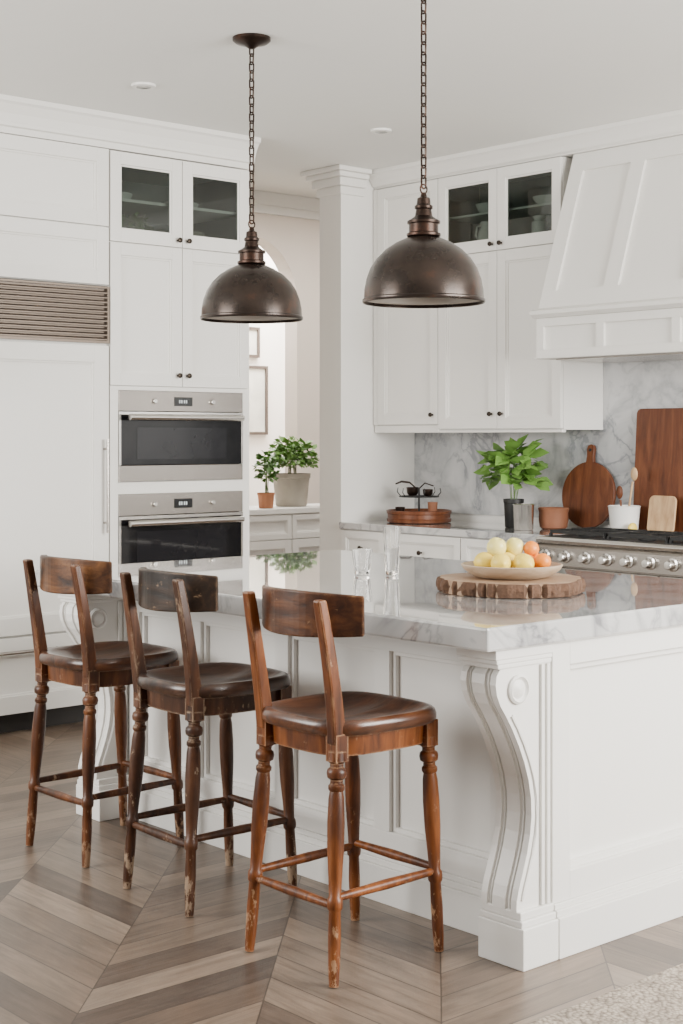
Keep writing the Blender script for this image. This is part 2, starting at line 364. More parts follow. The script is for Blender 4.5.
# --- fridge
FX=3.12
t=thing('refrigerator',(FX,YW,0),'tall white panelled refrigerator with bronze vent grille at the left','refrigerator')
w=4.125-FX
MB().box(0,w,0,.62,.10,2.185).build('body',M['paint'],t,world=False)
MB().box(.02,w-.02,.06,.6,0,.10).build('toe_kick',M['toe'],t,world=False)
dr=door(t,0,w,.475,1.89,rail=.085)
hb=MB().cyl((w-.030,-.06,.95),(w-.030,-.06,1.42),.008,12)
hb.cyl((w-.030,-.022,1.0),(w-.030,-.06,1.0),.006,10).cyl((w-.030,-.022,1.37),(w-.030,-.06,1.37),.006,10)
hb.build('handle',M['steel'],dr,world=False,smooth=True)
d2=door(t,0,w,.10,.468,'drawer',rail=.085)
MB().cyl((w/2-.25,-.06,.40),(w/2+.25,-.06,.40),.009,12).cyl((w/2-.2,-.022,.40),(w/2-.2,-.06,.40),.006,10).cyl((w/2+.2,-.022,.40),(w/2+.2,-.06,.40),.006,10).build('handle',M['steel'],d2,world=False,smooth=True)
g=MB().box(0.013,w-.013,-.002,.02,1.913,2.174); ns=11
for i in range(ns):
    z=1.915+i*.0234
    g.prism([(-.026,z),(-.026,z+.006),(-.002,z+.016),(-.002,z+.010)],.012,w-.012,'yz')
g.box(0,.012,-.027,0,1.90,2.185).box(w-.012,w,-.027,0,1.90,2.185).box(.012,w-.012,-.027,0,1.90,1.912).box(.012,w-.012,-.027,0,2.175,2.185)
g.build('vent_grille',M['vent'],t,world=False)
t=thing('overhead_cabinet',(FX,YW,2.19),'white overhead cabinet with two wide panels above the refrigerator','cabinet')
MB().box(0,w,0,.62,.002,.69).build('body',M['paint'],t,world=False)
door(t,0,w,.003,.295,rail=.07); door(t,0,w,.298,.69,rail=.07)

# --- oven tower
TX=4.13; w=.89
t=thing('oven_cabinet',(TX,YW,0),'tall white oven cabinet with glass doors on top beside the doorway','cabinet')
m=MB(); D=.63
m.box(0,.02,0,D,.10,2.88).box(w-.02,w,0,D,.10,2.88).box(.02,w-.02,D-.02,D,.10,2.88)
for z0,z1 in ((.10,.12),(.53,.555),(1.145,1.195),(1.672,1.70),(2.38,2.44),(2.855,2.88)): m.box(.02,w-.02,0,D-.02,z0,z1)
m.box(.42,.47,.0,.02,1.70,2.38)
m.build('body',M['paint'],t,world=False)
m=MB().box(.001,.0492,-.022,-.0005,.53,1.688).box(.8408,w-.001,-.022,-.0005,.53,1.688)
m.box(.0492,.8408,-.022,-.0005,1.1402,1.1998).box(.0492,.8408,-.022,-.0005,1.6682,1.688).box(.0492,.8408,-.022,-.0005,.532,.5575)
m.build('face_frame',M['paint'],t,world=False)
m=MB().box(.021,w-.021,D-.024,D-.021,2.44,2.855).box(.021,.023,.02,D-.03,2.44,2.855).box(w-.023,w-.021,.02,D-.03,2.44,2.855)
m.build('interior_lining',M['cabin'],t,world=False)
MB().box(.024,w-.024,.03,D-.03,2.635,2.65).build('shelf',M['paint'],t,world=False)
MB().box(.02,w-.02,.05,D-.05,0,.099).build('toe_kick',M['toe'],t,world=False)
h=w/2
door(t,.001,h,2.418,2.876,rail=.062,glass=True,knob=(h-.03,2.455)); door(t,h,w-.001,2.418,2.876,rail=.062,glass=True,knob=(h+.03,2.455))
door(t,.001,h,1.69,2.416,rail=.062,knob=(h-.03,1.75)); door(t,h,w-.001,1.69,2.416,rail=.062,knob=(h+.03,1.75))
door(t,.001,w-.001,.11,.53,'drawer',rail=.07,knob=(h,.45))

def oven(z0,z1,ctl,handle_z,label,win):
    o=thing('wall_oven',(TX+.05,YW,z0+.001),label,'oven','ovens built into the tall cabinet')
    W=.79; H=z1-z0-.002
    def b(*a): return MB().box(*a)
    b(.004,W-.004,.001,.52,0,H).build('body',M['black'],o,world=False)
    b(0,W,-.028,-.001,H-ctl,H).build('control_panel',M['steel'],o,world=False,bevel=.002)
    b(W/2-.055,W/2+.06,-.030,-.0285,H-ctl*.72,H-ctl*.28).build('display',M['display'],o,world=False)
    tx=MB()
    for k in range(4): tx.box(W/2-.026+k*.013+(.004 if k>1 else 0),W/2-.018+k*.013+(.004 if k>1 else 0),-.0308,-.0302,H-ctl*.58,H-ctl*.42)
    tx.build('display_digits',M['digits'],o,world=False)
    for kx in (W/2-.18,W/2+.19):
        MB().lathe([(.013,0),(.013,.012),(.010,.016)],(kx,-.028,H-ctl*.5),18,Matrix.Rotation(PI/2,3,'X')).build('knob',M['steel_l'],o,world=False,smooth=True)
    dh=H-ctl-.003
    dd=MB().box(0,W,-.026,-.001,win,dh).build('door',M['dark'],o,world=False,bevel=.002)
    if win>0: MB().box(0,W,-.028,-.001,0,win-.002).build('trim_strip',M['steel'],o,world=False,bevel=.002)
    fr=MB(); 
    fr.box(0,.012,-.030,-.026,win,dh).box(W-.012,W,-.030,-.026,win,dh).box(.012,W-.012,-.030,-.026,dh-.016,dh)
    fr.build('door_frame',M['steel_l'],dd,world=False)
    MB().box(.11,W-.11,-.0275,-.0262,win+.03,dh-.08).build('window',M['ovwin'],dd,world=False)
    hz=handle_z-z0
    hh=MB().cyl((.035,-.075,hz),(W-.035,-.075,hz),.016,16)
    for q in (.08,W-.08): hh.cyl((q,-.03,hz),(q,-.075,hz),.010,10)
    hh.build('handle',M['steel_l'],dd,world=False,smooth=True)
oven(1.20,1.668,.105,1.530,'stainless steel oven, the upper of two, with dark window and steel strip below',.085)
oven(.558,1.140,.11,.990,'stainless steel oven, the lower of two, partly hidden behind the island',0)

# --- things in the glass cabinets
def bowl(name,x,y,z,r,h,m,label,cat='bowl',group=None):
    pr=[(r*.45,0),(r*.5,.004),(r*.8,h*.4),(r,h),(r-.006,h),(r*.76,h*.45),(r*.4,.012),(0.001,.012)]
    o=MB().lathe(pr,(x,y,z),28,cap=False).build(name,m,smooth=True); return tag(o,label,cat,group)
def leaves(mb,c,spread,n,size,seed=1,wide=.40,lo=-.7,hi=.75):
    rd=random.Random(seed)
    for i in range(n):
        u=rd.random()*2*PI; v=rd.uniform(-.35,1); rr=(rd.random()**.4)
        ct=math.sqrt(max(0,1-v*v))
        p=Vector(c)+Vector((spread[0]*rr*ct*math.cos(u),spread[1]*rr*ct*math.sin(u),spread[2]*v*(.35+.65*rr)))
        d=Vector((math.cos(u)*ct+rd.uniform(-.7,.7),math.sin(u)*ct+rd.uniform(-.7,.7),rd.uniform(lo,hi)+v*.3)).normalized()
        s=size*rd.uniform(.6,1.2); side=d.cross(Vector((0,0,1)))
        if side.length<.05: side=Vector((1,0,0))
        side.normalize(); side=Matrix.Rotation(rd.uniform(-.8,.8),3,d)@side; nrm=side.cross(d)
        w=s*wide
        P=[p, p+d*s*.25+side*w*.8+nrm*s*.04, p+d*s*.6+side*w+nrm*s*.02, p+d*s-nrm*s*.2, p+d*s*.6-side*w+nrm*s*.02, p+d*s*.25-side*w*.8+nrm*s*.04, p+d*s*.3-nrm*s*.05, p+d*s*.65-nrm*s*.08]
        mb.add(P,[(0,1,6),(1,2,7,6),(2,3,7),(3,4,7),(4,5,6,7),(5,0,6)])
def plant(name,x,y,z,pr,ph,potm,lm,spread,n,size,label,seed,cz=None,stems=10,taper=.8,wide=.4):
    t=thing(name,(x,y,z),label,'plant')
    MB().lathe([(pr*taper,0),(pr*(taper+.05),.004),(pr,ph*.85),(pr*1.06,ph*.87),(pr*1.06,ph),(pr*.95,ph),(pr*.93,ph*.85),(.001,ph*.84)],(0,0,0),28,cap=False).build('pot',potm,t,world=False,smooth=True)
    MB().lathe([(pr*.9,ph*.845),(pr*.9,ph*.87),(pr*.5,ph*.9),(.001,ph*.9)],(0,0,0),20,cap=False).build('soil',M['soil'],t,world=False,smooth=True)
    rd=random.Random(seed); c=(0,0,ph+(cz if cz is not None else spread[2]*.35))
    st=MB()
    for i in range(stems):
        a=rd.random()*2*PI; q=rd.random()*.8
        st.path([(pr*.3*math.cos(a),pr*.3*math.sin(a),ph*.86),(spread[0]*.4*q*math.cos(a),spread[1]*.4*q*math.sin(a),ph+spread[2]*.4),(spread[0]*.8*q*math.cos(a),spread[1]*.8*q*math.sin(a),c[2]+spread[2]*.6)],.0022,5)
    st.build('stems',M['stem'],t,world=False,smooth=True)
    f=MB(); leaves(f,c,spread,n,size,seed=seed,wide=wide); f.build('foliage',lm,t,world=False,recalc=False,smooth=True)
    return t
plant('potted_plant',TX+.24,YW+.22,2.442,.05,.06,M['stonepot'],M['leaf4'],(.14,.10,.05),130,.05,'small leafy plant on the lower shelf behind the left glass door above the ovens',3,cz=.04)
bowl('serving_bowl',TX+.22,YW+.28,2.652,.10,.06,M['ceramic'],'white bowl on the upper shelf behind the left glass door above the ovens')
bowl('serving_bowl',TX+.64,YW+.28,2.652,.11,.05,M['ceramic'],'white bowl on the upper shelf behind the right glass door above the ovens')
bowl('serving_bowl',TX+.66,YW+.26,2.442,.11,.10,M['stonepot'],'grey bowl on the lower shelf behind the right glass door above the ovens')

# --- range wall uppers
RZ=-PI/2
t=thing('upper_cabinet',(XU,6.745,0),'narrow white upper cabinet with one tall door beside the pier','cabinet',None,RZ)
w=.555; MB().box(0,w,0,.334,1.47,2.94).build('body',M['paint'],t,world=False)
MB().box(0,.035,-.022,-.0005,1.501,2.94).build('filler_strip',M['paint'],t,world=False)
door(t,.036,w,1.502,2.94,rail=.062,knob=(w-.04,1.56))
MB().box(0,w,-.014,.02,1.455,1.50).build('light_rail',M['paint'],t,world=False,bevel=.003)
t=thing('upper_cabinet',(XU,6.188,0),'white double upper cabinet with two glass doors on top beside the range hood','cabinet',None,RZ)
w=.93; m=MB(); D=.334
m.box(0,.02,0,D,1.47,2.94).box(w-.02,w,0,D,1.47,2.94).box(.02,w-.02,D-.02,D,1.47,2.94)
for z0,z1 in ((1.47,1.50),(2.45,2.50),(2.92,2.94)): m.box(.02,w-.02,0,D-.02,z0,z1)
m.box(.44,.49,0,.02,1.50,2.45)
m.build('body',M['paint'],t,world=False)
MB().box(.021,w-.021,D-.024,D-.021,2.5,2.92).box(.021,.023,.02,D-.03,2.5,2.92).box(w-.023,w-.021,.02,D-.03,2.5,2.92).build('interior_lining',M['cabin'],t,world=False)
MB().box(.024,w-.024,.03,D-.03,2.70,2.712).build('shelf',M['paint'],t,world=False)
MB().box(0,w,-.014,.02,1.455,1.4695).build('light_rail',M['paint'],t,world=False,bevel=.003)
h=w/2
door(t,0,h,2.477,2.94,rail=.06,glass=True,knob=(h-.035,2.515)); door(t,h,w,2.477,2.94,rail=.06,glass=True,knob=(h+.035,2.515))
door(t,0,h,1.475,2.475,rail=.062,knob=(h-.04,1.56)); door(t,h,w,1.475,2.475,rail=.062,knob=(h+.04,1.56))
def pitcher(x,y,z):
    t=thing('pitcher',(x,y,z),'white pitcher behind the left glass door beside the range hood','pitcher')
    MB().lathe([(.035,0),(.05,.01),(.06,.06),(.05,.11),(.035,.14),(.04,.17),(.036,.17),(.03,.14),(.044,.10),(.05,.05),(.001,.01)],(0,0,0),24,cap=False).build('body',M['ceramic'],t,world=False,smooth=True)
    MB().path([(0,.038,.155),(0,.08,.15),(0,.09,.1),(0,.058,.055)],.006,8).build('handle',M['ceramic'],t,world=False,smooth=True)
pitcher(XU+.12,5.93,2.502)
bowl('serving_bowl',XU+.15,5.93,2.714,.09,.06,M['ceramic'],'white bowl on the upper shelf behind the left glass door beside the range hood')
for i,(yy,hh,mm,lb) in enumerate(((5.55,.13,M['ceramic'],'white storage jar behind the right glass door beside the hood'),(5.41,.10,M['stonepot'],'grey storage jar behind the right glass door beside the hood'))):
    o=MB().lathe([(.04,0),(.045,.01),(.045,hh),(.03,hh+.01),(.03,hh+.02),(.036,hh+.022),(.036,hh+.035),(.01,hh+.04)],(XU+.14,yy,2.502),24).build('storage_jar',mm,smooth=True); tag(o,lb,'jar')
bowl('serving_bowl',XU+.15,5.48,2.714,.10,.05,M['ceramic'],'white bowl on the upper shelf behind the right glass door beside the range hood')

# --- hood
HY0,HY1=3.90,5.205
t=thing('range_hood',(XC,5.2,1.85),'large white panelled range hood with sloping front above the stove','range hood')
x0=5.97
ap=MB().box(x0+.012,XW-.02,HY0,HY1-.004,1.852,2.049)
ap.box(x0-.004,x0+.015,HY0,HY1,1.85,1.885).box(x0-.004,x0+.015,HY0,HY1,2.005,2.049)
for y in (HY1-.05,4.76,4.30,HY0): ap.box(x0-.004,x0+.015,y,y+.05,1.885,2.005)
ap.build('apron',M['paint'],t,bevel=.0015)
ml=MB().prism([(x0-.01,2.05),(x0-.035,2.068),(x0-.035,2.085),(x0+.0,2.10),(XW-.02,2.10),(XW-.02,2.05)],HY0,HY1+.02,'xz')
ml.box(x0-.016,XW-.02,HY0,HY1+.008,1.838,1.8495)
ml.build('moulding',M['paint'],t,bevel=.0015)
xt=6.265; zt=2.943; zb=2.101
MB().prism([(x0+.02,zb),(XW-.02,zb),(XW-.02,zt),(xt+.01,zt)],HY0,HY1-.011,'xz').build('sloped_body',M['paint'],t)
def sl(z,o=0): 
    k=(z-zb)/(zt-zb); return x0+.02+(xt-x0-.01)*k - o
fr=MB()
def slab(za,zb2,ya,yb,th=.018):
    fr.prism([(sl(za,th),za),(sl(za,-.002),za),(sl(zb2,-.002),zb2),(sl(zb2,th),zb2)],ya,yb,'xz')
yy_=[HY1-.10,4.70,4.22]
for y in yy_: slab(zb,zt,y,y+.09)
for ya,yb in ((yy_[1]+.09,yy_[0]),(yy_[2]+.09,yy_[1]),(HY0,yy_[2])):
    slab(zb,zb+.09,ya,yb); slab(zt-.10,zt,ya,yb)
fr.build('panel_frame',M['paint'],t)
MB().box(x0+.06,XW-.08,HY0+.06,HY1-.08,1.832,1.837).build('filter_panel',M['steel'],t)

# --- back base cabinets and counter
XB=5.985
ys=[6.748,6.36,5.75,5.14]
labs=['narrow white base cabinet against the pier','white base cabinet with drawers below the iron stand','white base cabinet with drawers beside the stove']
for i in range(3):
    ya,yb=ys[i],ys[i+1]; w=ya-yb-.002
    t=thing('base_cabinet',(XB,ya,0),labs[i],'cabinet',None,RZ)
    MB().box(0,w,0,.59,.10,.878).build('body',M['paint'],t,world=False)
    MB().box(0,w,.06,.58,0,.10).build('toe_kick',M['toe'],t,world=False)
    door(t,.001,w-.001,.68,.876,'drawer',rail=.045,knob=(w/2,.775)); door(t,.001,w-.001,.11,.678,'door',rail=.06,knob=(w-.05,.6))
o=MB().prism([(XC,6.75),(XC,5.137),(6.315,5.137),(6.315,3.4),(XW-.016,3.4),(XW-.016,6.75)],.880,.92,'xy').build('back_countertop',M['marble'],bevel=.004)
tag(o,'grey veined marble countertop along the backsplash wall','countertop')

# --- range cooker
t=thing('range_cooker',(5.89,5.132,0),'wide stainless steel range cooker with black grates and a row of knobs','stove',None,RZ)
w=1.2
MB().box(0,w,.03,.42,.10,.884).build('body',M['steel'],t,world=False)
MB().box(.02,w-.02,.06,.42,0,.10).build('toe_kick',M['toe'],t,world=False)
MB().prism([(-.02,.775),(.03,.775),(.03,.885),(.0,.885),(-.02,.865)],0,w,'yz').build('control_panel',M['steel'],t,world=False,bevel=.003)
MB().prism([(-.01,.886),(-.015,.905),(.0,.918),(.42,.918),(.42,.886)],0,w,'yz').build('cooktop',M['steel_l'],t,world=False,bevel=.003)
MB().box(.03,w-.03,.03,.40,.918,.921).build('burner_tray',M['black'],t,world=False)
for dx0,dx1 in ((.01,.76),(.77,1.19)):
    d=MB().box(dx0,dx1,-.005,.028,.12,.765).build('oven_door',M['steel'],t,world=False,bevel=.003)
    MB().cyl((dx0+.05,-.06,.70),(dx1-.05,-.06,.70),.013,12).cyl((dx0+.08,0,.70),(dx0+.08,-.06,.70),.009,8).cyl((dx1-.08,0,.70),(dx1-.08,-.06,.70),.009,8).build('handle',M['steel_l'],d,world=False,smooth=True)
for i in range(9):
    x=.075+i*.131
    k=MB().lathe([(.032,0),(.032,.006),(.024,.008),(.022,.040),(.018,.046),(.002,.047)],(x,-.02,.825),22,Matrix.Rotation(PI/2,3,'X')).build('knob',M['steel_l'],t,world=False,smooth=True)
for gx in range(3):
    g=MB(); a=.05+gx*.375; b=a+.35
    for yy in (.05,.215,.38): g.box(a,b,yy-.006,yy+.006,.935,.953)
    for xx in (a,(a+b)/2,b): g.box(xx-.006,xx+.006,.05,.38,.936,.952)
    for xx in (a,b):
        for yy in (.05,.38): g.box(xx-.007,xx+.007,yy-.007,yy+.007,.9205,.937)
    for yy in (.13,.30):
        g.lathe([(.045,.922),(.045,.930),(.03,.934),(.001,.934)],((a+b)/2,yy,0),20)
        for q in range(8):
            an=q*PI/4; g.box((a+b)/2+.02*math.cos(an)-.004,(a+b)/2+.02*math.cos(an)+.004,yy+.02*math.sin(an)-.004,yy+.02*math.sin(an)+.004,.934,.951)
    g.build('grate',M['black'],t,world=False)

# ------------------------------------------------------------------ island
IX0,IX1,IY0,IY1=3.164,4.30,2.734,4.93
t=thing('kitchen_island',((IX0+IX1)/2,(IY0+IY1)/2,0),'large white panelled kitchen island with scrolled corner legs','kitchen island')
MB().box(IX0+.030,IX1,IY0,IY1,0,.864).build('body',M['paint'],t)
p=MB(); H0,H1=.146,.863; za,zb2=H0+.07,H1-.09
ysp=[2.90,3.39,3.88,4.37,4.76]
X1=IX0+.0298
p.box(IX0,X1,2.843,4.789,zb2,H1).box(IX0,X1,2.843,4.789,H0,za)
for y in ysp: p.box(IX0,X1,(y-.035) if y>2.95 else 2.843,(y+.035) if y<4.7 else 4.789,za,zb2)
for a,b in zip(ysp[:-1],ysp[1:]):
    a+=.035;b-=.035; e=.014
    for q in ((a,a+e,za,zb2),(b-e,b,za,zb2),(a+e,b-e,za,za+e),(a+e,b-e,zb2-e,zb2)): p.box(IX0+.014,X1,*q)
p.build('side_panel',M['paint'],t,bevel=.0015)
p=MB(); X0=IX0; yf=2.702; yb_=IY0-.0002; z0_=.146; a,b=X0+.075,IX1-.08
p.box(X0+.001,a,yf,yb_,z0_,H1).box(b,IX1,yf,yb_,z0_,H1).box(a,b,yf,yb_,H1-.065,H1).box(a,b,yf,yb_,z0_,.225)
e=.018
for q in ((a,a+e,.225,H1-.065),(b-e,b,.225,H1-.065),(a+e,b-e,.225,.225+e),(a+e,b-e,H1-.065-e,H1-.065)): p.box(q[0],q[1],yf+.015,yb_,q[2],q[3])
p.build('end_panel',M['paint'],t,bevel=.0015)
bb=MB()
for d,z0,z1 in ((.042,0,.112),(.033,.112,.130),(.025,.130,.1455)):
    bb.box(IX0+.018-d,IX0+.0295,2.845,IY1,z0,z1)
    bb.box(IX0+.002,IX1+d-.018,2.72-d,IY0-.0003,z0,z1)
    bb.box(IX0+.03,IX1+d-.018,IY1+.0003,IY1+d-.018,z0,z1)
bb.build('plinth',M['paint'],t,bevel=.002)
def corbel(y0,y1):
    pts=[(3.0,.815),(2.960,.812),(2.946,.795),(2.942,.77),(2.947,.742),(2.961,.713),(2.983,.683),(3.008,.645),(3.034,.598),(3.056,.55),(3.073,.50),(3.083,.45),(3.085,.40),(3.079,.35),(3.066,.30),(3.048,.25),(3.033,.21),(3.025,.18),(3.024,.15)]
    def poly(off): return [(x+off,z) for x,z in pts]+[(3.163,.15),(3.163,.815)]
    W=y1-y0; c=MB()
    segs=[(0,.16,0),(.16,.21,.008),(.21,.26,.016),(.26,.33,.008),(.33,.67,.001),(.67,.74,.008),(.74,.79,.016),(.79,.84,.008),(.84,1,0)]
    for a,b,off in segs: c.prism(poly(off),y0+.008+(W-.012)*a,y0+.008+(W-.012)*b,'xz')
    o=c.build('corbel_leg',M['paint'],t)
    MB().box(3.018,3.1632,y0-.022,y1+.002,0,.112).box(3.022,3.1632,y0-.013,y1,.112,.130).box(3.026,3.1632,y0-.005,y1-.004,.130,.152).build('base_block',M['paint'],o,bevel=.003)
    MB().box(2.930,3.1632,y0-.004,y1+.002,.838,.864).box(2.938,3.1632,y0,y1,.825,.838).box(2.946,3.1632,y0+.003,y1-.003,.812,.825).build('capital_block',M['paint'],o,bevel=.003)
    s=MB(); ys_=y0+.008; RX=Matrix.Rotation(PI/2,3,'X')
    s.lathe([(.040,0),(.040,.007),(.034,.011),(.030,.006),(.026,.004),(.018,.009),(.001,.012)],(3.028,ys_,.752),28,RX)
    for xx in (3.118,3.141): s.box(xx,xx+.012,ys_-.008,ys_+.002,.155,.81)
    fo=[(x+.020,z) for x,z in pts[6:18]]
    s.path([(x,ys_-.001,z) for x,z in fo],.005,6)
    s.build('carving',M['paint'],o,smooth=True)
corbel(2.700,2.842); corbel(4.79,4.932)
ct=MB().box(2.88,4.40,2.68,5.0,.866,.93).build('island_countertop',M['marble'],bevel=.007)
tag(ct,'thick white marble countertop with grey veins on the island','countertop')

# ------------------------------------------------------------------ stools
def superell(a,b,n,k,N_=48):
    t=2*PI*k/N_; c,s=math.cos(t),math.sin(t)
    return a*abs(c)**(2/n)*(1 if c>0 else -1), b*abs(s)**(2/n)*(1 if s>0 else -1)
def stool(x,y,rz,wood_m,seat_m,label,back_m):
    t=thing('bar_stool',(x,y,0),label,'bar stool','old wooden bar stools along the island',rz)
    NS=48
    def ring(sc,z,amp=0): 
        out=[]
        for k in range(NS):
            px,py=superell(.212*sc,.205*sc,3.6 if sc>.8 else 2.6,k,NS)
            py*=1+.05*px/.21
            # two shallow thigh hollows with a low ridge between them at the front
            rdg=amp*math.exp(-(py/.045)**2)*max(0,px/.21)
            out.append((px+.008,py,z+rdg))
        return out
    lv=[(.90,.640,0),(.97,.643,0),(1.0,.652,0),(1.0,.666,0),(.985,.677,0),(.95,.683,0),(.90,.683,0),(.83,.677,.004),(.7,.664,.012),(.5,.655,.014),(.25,.652,.008),(.03,.652,0)]
    v=[];f=[]
    for sc,z,am in lv: v+=ring(sc,z,am)
    for i in range(len(lv)-1):
        for k in range(NS):
            k2=(k+1)%NS; f.append((i*NS+k,i*NS+k2,(i+1)*NS+k2,(i+1)*NS+k))
    f.append(tuple(range(NS))); m_=(len(lv)-1)*NS; f.append(tuple(range(m_,m_+NS)))
    MB().add(v,f).build('seat',seat_m,t,world=False,smooth=True)
    fr=MB(); v=ring(.86,.585)+ring(.875,.640)
    fr.add(v,[tuple(range(NS)),tuple(range(NS,2*NS))]+[(k,(k+1)%NS,NS+(k+1)%NS,NS+k) for k in range(NS)])
    fr.build('seat_frame',wood_m,t,world=False,smooth=True)
    tops={'rl':(-.160,.148),'rr':(-.160,-.148),'fl':(.165,.158),'fr':(.165,-.158)}
    feet={'rl':(-.200,.176),'rr':(-.205,-.186),'fl':(.200,.180),'fr':(.195,-.174)}
    prof=[(0,.023),(.04,.024),(.05,.018),(.065,.018),(.075,.025),(.09,.027),(.11,.025),(.12,.017),(.135,.017),(.145,.022),(.16,.022),(.17,.018),(.20,.021),(.30,.0235),(.42,.0225),(.55,.018),(.62,.016),(.63,.020),(.65,.021),(.67,.020),(.68,.0155),(.80,.017),(.92,.0155),(1,.013)]
    def P(k,z):
        a,b=tops[k],feet[k]; q=(.62-z)/.62
        return (a[0]+(b[0]-a[0])*q,a[1]+(b[1]-a[1])*q,z)
    for k in tops:
        mb=MB(); mb.along(P(k,.60),P(k,0.002),prof,18)
        a=tops[k]; mb.box(a[0]-.021,a[0]+.021,a[1]-.021,a[1]+.021,.575,.648)
        mb.build('leg',wood_m,t,world=False,smooth=True)
    sp=[(0,.010),(.1,.011),(.5,.014),(.9,.011),(1,.010)]
    for a,b,z in (('rl','rr',.205),('fl','fr',.235),('rl','fl',.225),('rr','fr',.225)):
        MB().along(P(a,z),P(b,z),sp,12).build('stretcher',wood_m,t,world=False,smooth=True)
    for s in (1,-1):
        pm=MB(); nseg=10; vs=[];fs=[]
        for i in range(nseg+1):
            q=i/nseg; z=.62+q*.385; xx=-.163-.060*q**1.3; yy=s*(.150+.004*math.sin(q*PI))
            wx=.021-.006*q; wy=.018-.004*q
            vs+=[(xx-wx,yy-wy,z),(xx+wx,yy-wy,z),(xx+wx,yy+wy,z),(xx-wx,yy+wy,z)]
        for i in range(nseg):
            for k in range(4): fs.append((i*4+k,i*4+(k+1)%4,(i+1)*4+(k+1)%4,(i+1)*4+k))
        fs.append((0,1,2,3)); fs.append(tuple(nseg*4+k for k in range(4)))
        pm.add(vs,fs).build('back_post',wood_m,t,world=False,bevel=.006)
    br=MB(); nn=22; vs=[];fs=[]
    for i in range(nn+1):
        u=-1+2*i/nn; yy=.215*u; xc=-.225+.100*u*u; tn=Vector((2*.100*u/.215,1)).normalized(); nx,ny=tn.y,-tn.x
        zt_=1.022-.010*u*u; zb_=.898+.008*u*u
        for (o_,z) in ((.002,zb_),(.026,zb_),(.021,zt_),(.002,zt_)): vs.append((xc+nx*o_,yy+ny*o_,z))
    for i in range(nn):
        for k in range(4): fs.append((i*4+k,i*4+(k+1)%4,(i+1)*4+(k+1)%4,(i+1)*4+k))
    fs.append((0,1,2,3)); fs.append(tuple(nn*4+k for k in range(4)))
    br.add(vs,fs).build('backrest',back_m,t,world=False,bevel=.005)
W_=(14,1.6,14); WS=(1.6,14,14)
k_=dict(edge=.22,spec=.3,coatr=.3)
wA=wood('stool wood chestnut',(.055,.014,.003),(.165,.046,.009),(.28,.090,.022),rough=.42,wear=.85,wearcol=(.38,.22,.12),thr=.635,feet=True,coat=.2,**k_)
wAs=wood('stool seat chestnut',(.030,.010,.004),(.090,.028,.009),(.18,.062,.021),WS,.28,.5,(.30,.15,.07),.68,.4,edge=.14,spec=.4)
wAb=wood('stool back chestnut',(.030,.010,.004),(.085,.028,.009),(.19,.072,.024),W_,.42,.8,(.38,.22,.11),.63,.12,**k_)
wB=wood('stool wood dark',(.030,.010,.004),(.085,.030,.011),(.15,.062,.026),rough=.45,wear=.85,wearcol=(.34,.24,.16),thr=.62,feet=True,coat=.15,**k_)
wBs=wood('stool seat dark',(.020,.008,.004),(.055,.021,.009),(.11,.046,.021),WS,.28,.5,(.27,.17,.10),.665,.4,edge=.14,spec=.4)
wBb=wood('stool back dark worn',(.009,.005,.003),(.028,.015,.008),(.075,.038,.019),W_,.45,.85,(.27,.17,.10),.61,.08,**k_)
wC=wood('stool wood brown',(.042,.012,.004),(.115,.036,.010),(.21,.075,.024),rough=.42,wear=.8,wearcol=(.36,.22,.13),thr=.63,feet=True,coat=.2,**k_)
wCs=wood('stool seat brown',(.025,.009,.004),(.075,.026,.010),(.15,.056,.022),WS,.28,.5,(.28,.15,.08),.68,.4,edge=.14,spec=.4)
wCb=wood('stool back brown',(.028,.010,.004),(.110,.042,.013),(.24,.105,.036),W_,.42,.75,(.030,.016,.009),.62,.12,**k_)
stool(2.772,3.118,R(0),wA,wAs,'reddish worn wooden bar stool nearest the front corner of the island',wAb)
stool(2.832,3.825,R(-2),wB,wBs,'dark wooden bar stool with blackened backrest between the other two stools',wBb)
stool(2.865,4.485,R(1.5),wC,wCs,'brown wooden bar stool at the far end of the island by the refrigerator',wCb)

